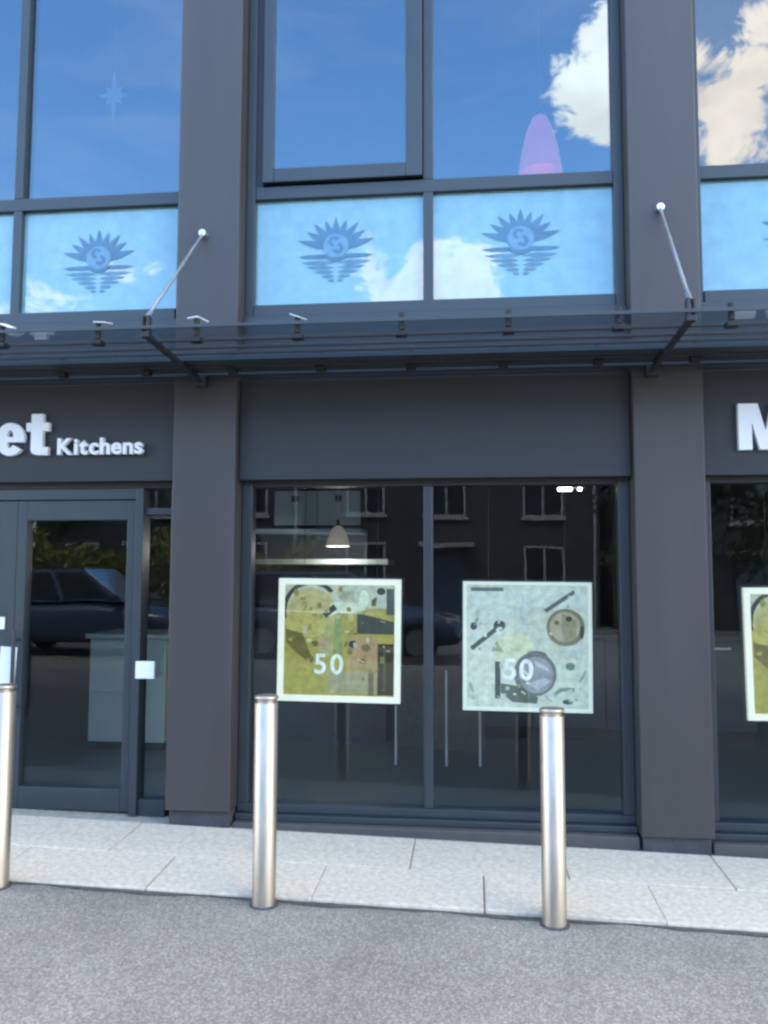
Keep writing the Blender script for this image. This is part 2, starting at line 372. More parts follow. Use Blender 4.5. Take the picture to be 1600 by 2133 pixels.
part(B(-14, -13.7, .405, 9, -.2, TOP), 'wall', 'pillar'); part(B(13.7, 14, .405, 9, -.2, TOP), 'wall', 'pillar')
part(B(-14, 14, 9.005, 9.3, -.2, TOP), 'wall', 'pillar')
part(B(-13.69, 13.69, .41, 9.0, 5.75, 6.0), 'roof_slab', 'ceiling'); part(B(-14.1, 14.1, -.06, 9.4, TOP+.004, TOP+.12), 'roof', 'dark', .01)
part(B(-13.69, 13.69, .405, 9.0, 2.86, 3.10), 'floor_slab', 'ceiling')
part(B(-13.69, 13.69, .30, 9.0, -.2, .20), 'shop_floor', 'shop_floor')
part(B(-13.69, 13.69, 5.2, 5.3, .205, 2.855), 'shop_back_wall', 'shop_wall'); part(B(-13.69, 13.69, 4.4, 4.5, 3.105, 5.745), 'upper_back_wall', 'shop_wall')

def emblem(cx, cz, y, parent):
    """lotus print: pointed rays round a curled heart, paler leaves layered to a point below"""
    e = MB(); s = .228; lay = [0]
    def put(pts, mi=0): lay[0] += 1; e.poly([(cx+s*u, cz+s*v) for u, v in pts], y-.00012*lay[0], mi, .0001)
    def petal(a, r0, r1, w, mi=0):
        d = (math.sin(a), math.cos(a)*.92); n = (math.cos(a), -math.sin(a))
        P = [(r0, -w*.8), (r0+(r1-r0)*.40, -w), (r0+(r1-r0)*.75, -w*.55), (r1, 0), (r0+(r1-r0)*.75, w*.55), (r0+(r1-r0)*.40, w), (r0, w*.8)]
        put([(d[0]*r+n[0]*t, -.02+d[1]*r+n[1]*t) for r, t in P], mi)
    for k, (z, w, t) in enumerate(((-.20, .98, .085), (-.36, .90, .075), (-.48, .76, .07), (-.60, .58, .065), (-.72, .38, .06), (-.83, .20, .05))):
        for sg in (-1, 1):
            put([(sg*.04, z-t*.2), (sg*w*.35, z+t*.75), (sg*w*.75, z+t*.6), (sg*w, z+t*.15), (sg*w*.8, z-t*.55), (sg*w*.4, z-t*.75)], 1 if k else 0)
    for k, a in enumerate((-74, -55, -37, -18, 0, 18, 37, 55, 74)): petal(R(a), .26, (1.02, .92, .95, .88, .93, .88, .95, .92, 1.02)[k], .095)
    for a in (-64, -46, -27.5, -9, 9, 27.5, 46, 64): petal(R(a), .24, .54, .10)
    put([(.33*math.cos(R(q)), .07+.31*math.sin(R(q))) for q in range(0, 360, 15)], 2)
    def arc(r0, r1, a0, a1, ox, oz):
        t = [R(a0+(a1-a0)*i/14) for i in range(15)]
        put([(ox+r1*math.cos(a), oz+r1*math.sin(a)) for a in t]+[(ox+r0*math.cos(a), oz+r0*math.sin(a)) for a in reversed(t)])
    arc(.05, .15, 20, 270, -.05, .185); arc(.05, .15, -160, 90, .05, .0); arc(.28, .37, 215, 325, 0, .03)
    return e

ZS, ZT0, ZT1, ZH = 3.16, 3.80, 3.875, 5.62
def upper_window(bx0, bx1, mx, sash, label, emblems, blind=False):
    w = empty('upper_window', (0, 0, 0), bld); w['label'] = label
    j = .055
    part(B(bx0+.002, bx0+j, GY-.035, GY+.05, 3.09, ZH+.10), 'jamb', 'frame', .003, parent=w)
    part(B(bx1-j, bx1-.002, GY-.035, GY+.05, 3.09, ZH+.10), 'jamb', 'frame', .003, parent=w)
    part(B(bx0+j+.001, bx1-j-.001, GY-.035, GY+.05, ZH, ZH+.10), 'head', 'frame', .003, parent=w)
    part(B(bx0+j+.001, bx1-j-.001, GY-.045, GY+.05, 3.09, ZS), 'sill', 'frame', .004, parent=w)
    part(B(mx-.028, mx+.028, GY-.03, GY+.05, ZS+.001, ZT0-.001), 'mullion', 'frame', .003, parent=w)
    part(B(mx-.028, mx+.028, GY-.03, GY+.05, ZT1+.001, ZH-.001), 'mullion', 'frame', .003, parent=w)
    part(B(bx0+j+.001, bx1-j-.001, GY-.03, GY+.05, ZT0, ZT1), 'transom', 'frame', .003, parent=w)
    for k, (a, b) in enumerate(((bx0+j, mx-.028), (mx+.028, bx1-j))):
        p = part(sheet(a-.004, b+.004, GY+.006, GY+.026, ZS-.004, ZT0+.004), 'lower_pane', 'film_glass', parent=w)
        if sash and k == 0:
            sa = [(a+.045, a+.112), (b-.112, b-.002)]; zz = (ZT1+.012, ZT1+.095)
            part(B(sa[0][0], sa[0][1], GY-.062, GY-.031, zz[0], ZH-.02), 'sash_stile', 'frame', .004, parent=w)
            part(B(b-.100, b-.004, GY-.062, GY-.031, zz[0], ZH-.02), 'sash_stile', 'frame', .004, parent=w)
            part(B(sa[0][1]+.001, b-.101, GY-.062, GY-.031, zz[0], zz[1]), 'sash_rail', 'frame', .004, parent=w)
            part(B(sa[0][1]+.001, b-.101, GY-.062, GY-.031, ZH-.10, ZH-.02), 'sash_rail', 'frame', .004, parent=w)
            part(B(a-.004, a+.044, GY-.02, GY+.03, ZT1+.001, ZH-.001), 'sash_reveal', 'dark', .002, parent=w)
            part(B(sa[0][1]-.004, b-.097, GY-.048, GY-.036, zz[1]-.004, ZH-.094), 'sash_pane', 'upper_glass', parent=w)
        else:
            part(sheet(a-.004, b+.004, GY+.006, GY+.026, ZT1-.004, ZH+.004), 'upper_pane', 'grey_glass' if blind else 'upper_glass', parent=w)
    for cx, cz in emblems: part(emblem(cx, cz, GY+.0045, w), 'lotus_emblem', ['emblem', 'emblem_pale', 'emblem_light'], parent=w)
    return w
upper_window(*BAYS[0], -2.727, False, 'upper window of the bay left of the tie rod with one lotus print in view', [(-2.222, 3.485), (-3.27, 3.485)])
upper_window(*BAYS[1], -.235, True, 'middle upper window with an opening sash and two lotus prints', [(-.775, 3.50), (.291, 3.50)])
upper_window(*BAYS[2], 2.36, False, 'right hand upper window cut by the picture edge, greyer glass with clouds', [(1.83, 3.50), (2.85, 3.50)], blind=True)

def shop_window(bx0, bx1, mx, zb, label):
    w = empty('shop_window', (0, 0, 0), bld); w['label'] = label
    j = .062; zt = 2.10
    part(B(bx0+.002, bx0+j, GY-.03, GY+.06, zb+.08, 2.20), 'jamb', 'frame', .004, parent=w)
    part(B(bx1-j, bx1-.002, GY-.03, GY+.06, zb+.08, 2.20), 'jamb', 'frame', .004, parent=w)
    part(B(bx0+j+.001, bx1-j-.001, GY-.028, GY+.06, zt, 2.20), 'head', 'dark', .003, parent=w)
    part(B(mx-.026, mx+.026, GY-.03, GY+.06, zb+.081, zt-.001), 'mullion', 'frame', .004, parent=w)
    part(B(bx0+.002, bx1-.002, GY-.035, GY+.06, zb+.035, zb+.0795), 'bottom_rail', 'frame', .004, parent=w)
    part(B(bx0+.002, bx1-.002, GY-.075, GY+.06, zb, zb+.034), 'sill', 'frame', .004, parent=w)
    part(B(bx0+.002, bx1-.002, .045, GY+.12, -.2, zb-.002), 'base_sill', 'sillstone', .006, parent=w)
    for a, b in ((bx0+j, mx-.026), (mx+.026, bx1-j)):
        part(sheet(a-.004, b+.004, GY+.010, GY+.026, zb+.076, zt+.004), 'pane', 'shop_glass', parent=w)
    return w
shop_window(*BAYS[1], -.238, .255, 'wide two pane shop window under the plain fascia, two posters inside')
shop_window(*BAYS[2], 2.33, .235, 'right hand shop window under the sign starting with M')

# entrance bay
dr = empty('entrance_door', (0, 0, 0), bld); dr['label'] = 'grey framed glazed shop door with narrow side light under the lettered sign'
P = lambda mb, n, m, bv=.003: part(mb, n, m, bv, parent=dr)
bx0, bx1 = BAYS[0]
P(B(bx0+.002, bx1-.056, GY-.03, GY+.06, 2.10, 2.20), 'head', 'dark'); P(B(bx0+.002, -1.926, GY-.034, GY+.05, 2.035, 2.099), 'head_rail', 'frame')
P(B(bx1-.055, bx1-.002, GY-.03, GY+.06, .28, 2.20), 'jamb', 'frame')
P(B(-1.925, -1.880, GY-.05, GY+.06, .245, 2.099), 'door_post', 'frame')
P(B(-1.879, bx1-.056, GY-.02, GY+.05, 1.945, 1.985), 'side_light_bar', 'frame'); P(B(-1.879, bx1-.056, GY-.03, GY+.05, .235, .335), 'side_light_rail', 'frame')
P(B(-1.883, bx1-.052, GY+.010, GY+.026, .331, 2.104), 'side_light_pane', 'shop_glass', 0)
P(B(-1.985, -1.928, GY-.025, GY+.045, .262, 2.03), 'door_stile', 'frame'); P(B(-2.655, -2.598, GY-.025, GY+.045, .262, 2.03), 'door_stile', 'frame')
P(B(-2.597, -1.986, GY-.025, GY+.045, 1.915, 2.03), 'door_rail', 'frame'); P(B(-2.597, -1.986, GY-.025, GY+.045, .262, .385), 'door_rail', 'frame')
P(B(-2.601, -1.982, GY+.006, GY+.020, .381, 1.919), 'door_pane', 'shop_glass', 0)
P(B(-2.83, -2.657, GY-.025, GY+.045, .262, 2.03), 'side_panel', 'frame')
P(B(-2.88, -2.831, GY-.05, GY+.06, .245, 2.03), 'door_post', 'frame')
P(B(-3.775, -2.881, GY-.03, GY+.05, .262, .385), 'side_light_rail', 'frame'); P(B(-3.779, -2.877, GY+.010, GY+.026, .381, 2.039), 'side_light_pane', 'shop_glass', 0)
P(B(-3.828, -3.776, GY-.03, GY+.06, .28, 2.034), 'jamb', 'frame'); P(B(bx0+.002, bx1-.002, .06, .30, -.2, .234), 'threshold', 'plinth')
hd = MB(); hd.tube((-2.627, GY-.075, 1.28), (-2.627, GY-.075, .78), .012); hd.tube((-2.627, GY-.075, 1.22), (-2.627, GY-.026, 1.22), .009); hd.tube((-2.627, GY-.075, .84), (-2.627, GY-.026, .84), .009)
P(hd, 'door_handle', 'frame', 0)

# ------------------------------------------------------------------ fascia signs
def fascia(bx0, bx1, label, words):
    s = empty('shop_sign', ((bx0+bx1)/2, .06, 2.13), label=label, cat='sign')
    part(B(bx0+.004, bx1-.004, .06, .165, 2.132, 2.700), 'panel', 'sign', .004, parent=s)
    part(B(bx0+.004, bx1-.004, .075, .165, 2.7005, 2.7155), 'shadow_gap', 'dark', parent=s)
    hold = len(COL.objects)
    for text, x0, base, h, bold, gap, xs_ in words:
        if bold > .05: heavy_word(text, x0, -2.42 if x0 == 'right' else None, base, h, .042, .030, gap, 'white', s); continue
        n0 = set(COL.objects)
        word(text, x0, base, h, bold, .042, .030, gap, 'white', None, xs_)
        for o in set(COL.objects)-n0: o.parent = s; o.location = -s.location
    return s
fascia(*BAYS[0], 'dark fascia sign above the door with white letters ending in et and small word Kitchens',
       [('Magnet', 'right', 2.285, .245, .055, .010, 1.12), ('Kitchens', -2.358, 2.283, .095, .028, .0075, 1.06)])
fascia(*BAYS[1], 'plain dark fascia panel without lettering above the middle shop window', [])
fascia(*BAYS[2], 'dark fascia sign on the right with a large white letter M', [('Magnet', 1.405, 2.262, .245, .055, .010, 1.12)])

# ------------------------------------------------------------------ glass canopy
can = empty('glass_canopy', (0, 0, 2.72), label='long tinted glass canopy on dark arms and tie rods above the shop signs', cat='canopy')
CZ = 2.735; ARMX = (-4.02, -1.503, 1.0, 3.56)
edges = (-5.6, -4.02, -1.503, 1.0, 3.56, 5.4)
for a, b in zip(edges, edges[1:]):
    part(B(a+.006, b-.006, -.83, -.056, CZ, CZ+.014), 'glass_panel', 'canopy_glass', parent=can)
part(B(-5.6, 5.4, -.838, -.831, CZ-.001, CZ+.015), 'front_rail', 'frame', .002, parent=can)
part(B(-5.6, 5.4, -.345, -.240, CZ-.022, CZ-.002), 'slat', 'frame', .002, parent=can)
part(B(-5.6, 5.4, -.200, -.110, CZ-.030, CZ-.002), 'slat', 'frame', .002, parent=can)
for ya in (-.66, -.53, -.43): part(B(-5.6, 5.4, ya-.010, ya+.010, CZ-.014, CZ-.002), 'slat', 'pillar', .002, parent=can)
part(B(-5.6, 5.4, -.235, -.205, CZ-.034, CZ-.002), 'rear_rail', 'dark', .003, parent=can)
part(B(-5.6, 5.4, -.055, -.003, CZ-.028, 2.842), 'wall_shade_rail', 'frame', .003, parent=can)  # rail raised into a band standing in for the shadowed facade behind
clx = [-5.5+.478*i for i in range(23)]
clx = [x for x in [-.785+.478*k for k in range(-10, 13)]]
for k, x in enumerate(clx):
    for y in (-.80, -.22):
        c = B(x-.026, x+.026, y-.026, y+.026, CZ-.062, CZ-.0385)
        c.tube((x, y, CZ-.03), (x, y, CZ+.045), .014)
        part(c, 'glass_clamp', 'black', .003, parent=can)
        if y < -.5 and -2.4 < x < -.5:
            d = MB().box(-.026, .026, -.05, .05, 0, .004); o = part(d, 'clamp_plate', 'card', parent=can)
            o.location = (x+random.uniform(-.01, .02), y+.02, CZ+.050-2.72); o.rotation_euler = (R(random.uniform(2, 16)), R(random.uniform(-4, 22)), R(random.uniform(-30, 30)))
for x, rx, rz in ((-4.02, -4.02, 3.55), (-1.503, -1.512, 3.54), (.955, 1.022, 3.575), (3.54, 3.56, 3.56)):
    a = MB(); w = .014
    prof = [(-.825, CZ-.008), (-.825, CZ-.034), (-.35, CZ-.052), (-.056, CZ-.066), (-.056, CZ-.034), (-.36, CZ-.026), (-.57, CZ-.020)]
    v = [(x-w, y, z) for y, z in prof]+[(x+w, y, z) for y, z in prof]; n = len(prof)
    a.add(v, [tuple(range(n)), tuple(range(2*n-1, n-1, -1))]+[(i, n+i, n+(i+1) % n, (i+1) % n) for i in range(n)])
    part(a, 'canopy_arm', 'dark', .004, parent=can)
    part(B(x-.032, x+.032, -.0555, -.001, CZ-.085, CZ-.029), 'arm_plate', 'dark', .003, parent=can)
    fork = B(x-.02, x-.008, -.825, -.785, CZ-.035, CZ+.070).box(x+.008, x+.02, -.825, -.785, CZ-.035, CZ+.070)
    part(fork, 'rod_fork', 'dark', .003, parent=can)
    t = MB(); p0 = Vector((rx, -.012, rz)); p1 = Vector((x, -.805, CZ+.06)); d = (p1-p0)
    t.tube(p0, p1, .008, n=10); t.tube(p0, p0+d*.06, .013, .010, 12); t.tube(p1-d*.07, p1, .010, .013, 12)
    part(t, 'tie_rod', 'bright', parent=can)
    part(MB().tube((rx, -.001, rz), (rx, -.03, rz), .027, .020, 20), 'rod_anchor', 'bright', parent=can)

# ------------------------------------------------------------------ bollards
def bollard(x, y, z, h, label):
    b = empty('bollard', (x, y, z), label=label, cat='bollard', group='steel bollards along the kerb')
    r = .0505
    m = MB().lathe([(r, -.25), (r, h-.032), (r-.002, h-.030)], 48); o = m.build('post', 'steel', b)
    m = MB().lathe([(r-.009, h-.030), (r-.009, h-.016)], 40); m.build('neck', 'steel', b)
    m = MB().lathe([(r-.001, h-.016), (r+.001, h-.013), (r+.001, h-.004), (r-.003, h), (.004, h+.002)], 48); m.build('cap', 'steel', b)
    m = MB().lathe([(r+.012, -.02), (r+.012, .004), (r+.001, .007)], 40); m.build('contact_shade_ring', 'plinth', b)  # dark ring stands in for contact shade where the post meets the road
BY = -.86
bollard(-2.105, BY, gz(-2.105), .885, 'steel bollard before the shop door, cut by the left picture edge')
bollard(-.892, BY, gz(-.892), .885, 'steel bollard in front of the olive green poster, between the other two')
bollard(.333, BY, gz(.333), .880, 'steel bollard in front of the pale mint poster')

# ------------------------------------------------------------------ posters
def flat(name, c): 
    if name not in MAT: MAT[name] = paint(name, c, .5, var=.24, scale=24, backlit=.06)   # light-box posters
    return name
def poster(x0, x1, z0, z1, design, label, tilt):
    cx, cz = (x0+x1)/2, (z0+z1)/2; Y = .25; w, h = x1-x0, z1-z0
    e = empty('poster', (cx, Y, z0), label=label, cat='poster', group='square posters hanging in the shop windows')
    e.rotation_euler = (0, R(tilt), 0)
    def loc(o): o.parent = e; return o
    hw = w/2
    loc(B(-hw+.004, hw-.004, 0, .016, .004, h-.004).build('board', design['bgm']))
    b = design['border']
    fr = MB()
    for a in ((-hw, hw, 0, b), (-hw, hw, h-b, h)): fr.box(a[0], a[1], -.010, .018, a[2], a[3])
    for a in ((-hw, -hw+b), (hw-b, hw)): fr.box(a[0], a[1], -.010, .018, b+.0002, h-b-.0002)
    loc(fr.build('frame', design['frame'], bevel=.003))
    back = B(-hw-.012, hw+.012, .019, .030, -.012, h+.012); loc(back.build('backing', 'dark'))
    for sx in (-.3, .3):
        loc(MB().tube((sx*w, .024, h+.01), (sx*w, .024, 2.85-z0), .0015, n=6).build('cable', 'dark'))
    X = lambda u: -hw+u*w
    Z = lambda v: h-v*h
    mats = []; pr = MB()
    def mi(c):
        n = 'print_%02x%02x%02x' % tuple(int(max(0, min(1, k))*255) for k in c); flat(n, c)
        if n not in mats: mats.append(n)
        return mats.index(n)
    for i, s in enumerate(design['shapes']):
        y = -.0006-.000035*i; k = s[0]
        if k == 'r': _, u0, v0, u1, v1, c = s; pts = [(X(u0), Z(v0)), (X(u1), Z(v0)), (X(u1), Z(v1)), (X(u0), Z(v1))]
        elif k == 'e':
            _, u, v, ru, rv, c = s; pts = [(X(u+ru*math.cos(t*math.pi/14)), Z(v+rv*math.sin(t*math.pi/14))) for t in range(28)]
        elif k == 'p': _, q, c = s; pts = [(X(u), Z(v)) for u, v in q]
        elif k == 'a':
            _, u, v, r0, r1, a0, a1, c = s; t = [R(a0+(a1-a0)*q/16) for q in range(17)]
            pts = [(X(u+r1*math.cos(a)), Z(v-r1*math.sin(a))) for a in t]+[(X(u+r0*math.cos(a)), Z(v-r0*math.sin(a))) for a in reversed(t)]
        elif k == 'l':
            _, u0, v0, u1, v1, t, c = s; dx, dy = u1-u0, v1-v0; q = math.hypot(dx, dy); nx_, ny_ = -dy/q*t/2, dx/q*t/2
            pts = [(X(u0+nx_), Z(v0+ny_)), (X(u1+nx_), Z(v1+ny_)), (X(u1-nx_), Z(v1-ny_)), (X(u0-nx_), Z(v0-ny_))]
        elif k == 't':
            _, ch, u, v, hh, c = s; gv, gf = glyph(ch, .022); lo = min(p[0] for p in gv); H = max(p[2] for p in gv); zb = min(p[2] for p in gv); sc = hh*h/(H-zb)
            pr.add([(X(u)+(p[0]-lo)*sc, y-.0003+p[1]*.002, Z(v)+(p[2]-zb)*sc) for p in gv], gf, mi(c)); continue
        pr.poly(pts, y, mi(c), .00002)
    loc(pr.build('print', mats))
    return e
def q1(x, y): return ((x-110)/1350, (y-110)/1410)
def q2(x, y): return ((x-110)/1355, (y-110)/1370)
OL, OD, OB, PK = (.33, .295, .06), (.13, .115, .022), (.035, .036, .018), (.36, .25, .12)
MINT = (.66, .76, .66)
S1 = [('r', .05, .05, .95, .24, (.42, .47, .36)), ('a', .27, .25, .20, .235, 40, 200, OB), ('e', .27, .28, .205, .20, (.40, .38, .15)), ('e', .22, .36, .16, .12, (.40, .36, .09)),
      ('p', [q1(200, 700), q1(380, 740), q1(480, 1000), q1(430, 1060), q1(300, 950), q1(200, 850)], OD), ('p', [q1(190, 1180), q1(420, 1120), q1(650, 1260), q1(640, 1400), q1(190, 1400)], (.32, .31, .055)),
      ('r', .50, .10, .62, .17, (.30, .36, .25)), ('e', .70, .16, .04, .07, (.60, .70, .50)), ('p', [q1(700, 380), q1(1000, 380), q1(1080, 460), q1(960, 500), q1(780, 500), q1(640, 560)], (.55, .63, .45)),
      ('l', *q1(620, 540), *q1(740, 430), .05, OB), ('e', *q1(1240, 250), .035, .03, OB), ('r', *q1(1300, 220), *q1(1385, 520), (.06, .09, .07)),
      ('p', [q1(980, 500), q1(1385, 600), q1(1385, 740), q1(980, 740)], (.05, .055, .04)), ('r', *q1(620, 640), *q1(720, 1000), (.33, .36, .14)), ('r', *q1(740, 560), *q1(820, 980), (.22, .28, .10)),
      ('r', *q1(880, 780), *q1(1205, 1130), PK), ('r', *q1(560, 780), *q1(700, 960), (.36, .30, .15)), ('r', *q1(660, 1160), *q1(1205, 1420), (.30, .29, .16)),
      ('e', *q1(940, 860), .036, .03, OB), ('e', *q1(905, 950), .02, .02, OD), ('e', *q1(1080, 900), .04, .03, (.17, .12, .05)), ('e', *q1(1045, 1050), .025, .02, OD), ('e', *q1(520, 860), .03, .025, OD), ('e', *q1(485, 1040), .02, .03, OD),
      ('r', *q1(1210, 850), *q1(1385, 1430), (.035, .03, .014)), ('r', *q1(1270, 900), *q1(1300, 1360), (.09, .08, .04)), ('r', *q1(1110, 1170), *q1(1170, 1440), (.13, .12, .05)),
      ('t', '5', *q1(520, 1205), .165, MINT), ('t', '0', *q1(695, 1205), .165, MINT)]
_r = random.Random(3)
def clutter(n, pal, u0, v0, u1, v1, smax):
    out = []
    for _ in range(n):
        u, v = _r.uniform(u0, u1), _r.uniform(v0, v1); a = _r.uniform(.006, smax); b = a*_r.uniform(.3, 1.6); c = _r.choice(pal)
        out.append(_r.choice([('e', u, v, a, b, c), ('l', u, v, u+_r.uniform(-.06, .06), v+_r.uniform(-.05, .05)+.001, a*.8, c), ('r', u-a, v-b, u+a, v+b, c)]))
    return out
S1 = S1[:-2]+clutter(34, [(.24, .23, .05), (.42, .40, .17), (.19, .17, .03), (.46, .45, .28), (.30, .27, .07)], .08, .08, .60, .62, .022)+clutter(30, [(.10, .09, .03), (.40, .30, .14), (.26, .22, .10), (.48, .45, .30), (.20, .19, .07)], .50, .10, .92, .92, .020)+clutter(14, [(.28, .27, .05), (.40, .38, .10)], .08, .62, .50, .93, .03)+S1[-2:]
GD = (.045, .075, .065)
S2 = [('r', .05, .05, .95, .45, (.49, .58, .50)), ('r', .06, .47, .33, .93, (.54, .61, .50)), ('r', .40, .20, .93, .60, (.45, .51, .42)), ('e', .40, .52, .16, .12, (.52, .58, .38)),
      ('r', *q2(195, 172), *q2(540, 214), (.10, .14, .14)), ('l', *q2(980, 420), *q2(1285, 210), .032, (.09, .12, .11)),
      ('e', *q2(1190, 590), .148, .145, (.17, .16, .09)), ('e', *q2(1185, 585), .118, .115, (.34, .33, .22)), ('p', [q2(1150, 440), q2(1310, 520), q2(1300, 700), q2(1180, 740), q2(1150, 600)], (.24, .23, .13)),
      ('e', *q2(1100, 540), .02, .016, OD), ('e', *q2(1225, 500), .024, .02, OB), ('e', *q2(1358, 640), .018, .05, (.02, .02, .012)),
      ('l', *q2(200, 830), *q2(470, 610), .036, GD), ('e', *q2(497, 580), .047, .042, GD), ('e', *q2(225, 590), .026, .03, (.03, .04, .04)), ('l', *q2(230, 580), *q2(270, 500), .015, (.2, .26, .24)),
      ('p', [q2(410, 850), q2(470, 740), q2(540, 860)], (.25, .30, .20)), ('r', *q2(620, 820), *q2(720, 855), (.38, .45, .36)), ('r', *q2(730, 240), *q2(755, 680), (.38, .50, .50)), ('r', *q2(640, 395), *q2(860, 425), (.40, .52, .48)),
      ('e', *q2(885, 910), .09, .05, GD), ('e', *q2(870, 1085), .165, .17, (.12, .14, .14)), ('e', *q2(880, 1095), .135, .14, (.24, .27, .28)), ('p', [q2(860, 940), q2(1000, 1010), q2(1020, 1060), q2(880, 1000)], (.42, .46, .48)), ('p', [q2(800, 1190), q2(960, 1120), q2(1030, 1160), q2(900, 1260)], (.38, .42, .44)),
      ('p', [q2(510, 1190), q2(700, 1215), q2(900, 1330), q2(890, 1395), q2(640, 1385), q2(510, 1290)], (.09, .13, .10)), ('r', *q2(450, 960), *q2(508, 1350), GD),
      ('e', *q2(1235, 1000), .036, .03, (.10, .18, .14)), ('l', *q2(1060, 1300), *q2(1140, 1245), .03, (.16, .25, .21)), ('l', *q2(1130, 1245), *q2(1280, 1240), .03, (.16, .25, .21)), ('e', *q2(1205, 1370), .04, .018, GD), ('l', *q2(1330, 1160), *q2(1400, 1040), .02, (.25, .35, .3)),
      ('l', *q2(180, 1190), *q2(225, 1290), .02, (.25, .33, .28)), ('r', *q2(170, 1310), *q2(270, 1335), (.42, .5, .45)), ('r', *q2(1110, 830), *q2(1370, 860), (.38, .48, .46)),
      ('t', '5', *q2(540, 1150), .165, (.72, .78, .76)), ('t', '0', *q2(705, 1155), .165, (.76, .80, .79))]
S2 = S2[:-2]+clutter(40, [(.40, .48, .42), (.58, .65, .55), (.34, .43, .38), (.62, .68, .60), (.45, .47, .36)], .08, .10, .92, .92, .022)+clutter(12, [(.12, .16, .13), (.25, .30, .25), (.30, .27, .18)], .10, .15, .92, .92, .010)+S2[-2:]
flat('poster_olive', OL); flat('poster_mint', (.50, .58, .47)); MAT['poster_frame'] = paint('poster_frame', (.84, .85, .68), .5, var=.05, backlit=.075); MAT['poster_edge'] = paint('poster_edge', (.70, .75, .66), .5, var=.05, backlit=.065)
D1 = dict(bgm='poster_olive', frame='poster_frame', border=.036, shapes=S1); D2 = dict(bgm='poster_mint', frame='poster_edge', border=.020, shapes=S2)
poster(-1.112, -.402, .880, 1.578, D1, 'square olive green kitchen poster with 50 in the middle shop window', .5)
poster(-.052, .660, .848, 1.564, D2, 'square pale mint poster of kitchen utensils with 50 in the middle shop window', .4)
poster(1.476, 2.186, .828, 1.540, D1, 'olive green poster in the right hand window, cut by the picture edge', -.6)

# ------------------------------------------------------------------ small things on the door
o = B(-.056, .056, -.012, .012, 0, .098).build('notice_card', 'card', bevel=.004); o.location = (-1.846, .126, 1.010)
tag(o, 'small white square notice on the post beside the glass door', 'notice')
o = B(-.050, .050, -.004, .004, 0, .215).build('notice_sheet', 'card'); o.location = (-2.690, .14, .963); o.rotation_euler = (0, R(3), 0)
tag(o, 'tall white notice sheet on the panel left of the door, above the leftmost bollard', 'notice')
o = B(-.045, .045, -.003, .003, 0, .07).build('sticker', 'card'); o.location = (-2.757, .14, 1.28)
tag(o, 'tiny white sticker at the left picture edge above the notice sheet', 'sticker')

# ------------------------------------------------------------------ inside the shop
isl = empty('kitchen_island', (-2.75, 2.0, .2), label='white kitchen island seen low through the door glass and side light', cat='island')
part(B(-3.06, -2.43, 1.96, 2.55, .27, 1.085), 'carcass', 'unit_white', .004, parent=isl); part(B(-3.03, -2.46, 2.0, 2.52, .2005, .269), 'toe_kick', 'dark', parent=isl)
part(B(-3.09, -2.40, 1.93, 2.58, 1.086, 1.122), 'worktop', 'unit_white', .004, parent=isl); part(B(-3.055, -2.435, 1.945, 1.9595, .66, .674), 'drawer_line', 'unit_white', parent=isl)
cab = empty('wall_cabinet', (-1.33, 2.6, 2.03), label='pair of pale blue wall cabinets with dark knobs high in the shop window', cat='cabinet')
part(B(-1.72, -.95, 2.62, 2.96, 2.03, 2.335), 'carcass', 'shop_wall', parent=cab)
for a, b in ((-1.715, -1.342), (-1.334, -.955)):
    d = part(B(a, b, 2.60, 2.619, 2.032, 2.333), 'cabinet_door', 'cabinet', .003, parent=cab); c = (a+b)/2
    part(B(c-.028, c+.028, 2.575, 2.599, 2.235, 2.29), 'knob', 'dark', .004, parent=cab)
part(B(-1.93, -.94, 2.55, 2.96, 1.965, 2.0), 'shelf', 'cabinet', .003, parent=cab); part(B(-1.93, -.94, 2.965, 3.0, .9, 2.45), 'back_panel', 'shop_wall', parent=cab)
part(B(-1.86, -.70, 2.50, 2.963, 1.69, 1.735), 'shelf', 'unit_white', .003, parent=cab); part(B(-1.9, -.72, 2.52, 2.963, .2005, .93), 'base_unit', 'shop_wall', .004, parent=cab)
def pendant(loc, r, h, mat, top, label, watts=0):
    p = empty('pendant_lamp', loc, label=label, cat='lamp')
    prof = [(r*.10, h), (r*.35, h*.94), (r*.62, h*.70), (r*.82, h*.40), (r, 0)]
    m = MB(); n = 32
    vs = [(q*math.cos(2*math.pi*i/n), q*math.sin(2*math.pi*i/n), z) for q, z in prof+[(q*.96, z-.004) for q, z in reversed(prof)] for i in range(n)]
    m.add(vs, [(j*n+i, j*n+(i+1) % n, (j+1)*n+(i+1) % n, (j+1)*n+i) for j in range(2*len(prof)-1) for i in range(n)], smooth=True)
    m.build('shade', mat, p); MB().tube((0, 0, h), (0, 0, top-loc[2]), .0014, n=8).build('cord', 'star', p)
    MB().tube((0, 0, h-.02), (0, 0, h+.05), .018, .012).build('lamp_holder', 'dark', p)
    if watts:
        ld = bpy.data.lights.new('bulb', 'POINT'); ld.energy = watts; ld.shadow_soft_size = .03; ld.color = (1, .95, .88)
        lo = bpy.data.objects.new('bulb', ld); COL.objects.link(lo); lo.parent = p; lo.location = (0, 0, -.03)
pendant((-1.10, 2.3, 1.84), .10, .17, 'opal', 2.855, 'round pale pendant lamp before the wall cabinets in the shop window', 1.2)
pendant((.470, .9, 4.26), .145, .40, 'pink', 5.745, 'pink bell shaped pendant lamp behind the middle upper window')
tb = empty('display_table', (-.25, 1.95, .2), label='dark topped table on thin white legs behind the two posters', cat='table')
for x, y in ((-.565, 1.75), (.056, 1.75), (-.19, 1.74)):
    part(MB().tube((x, y, .2005), (x, y, .90), .009, n=10), 'leg', 'card', parent=tb)
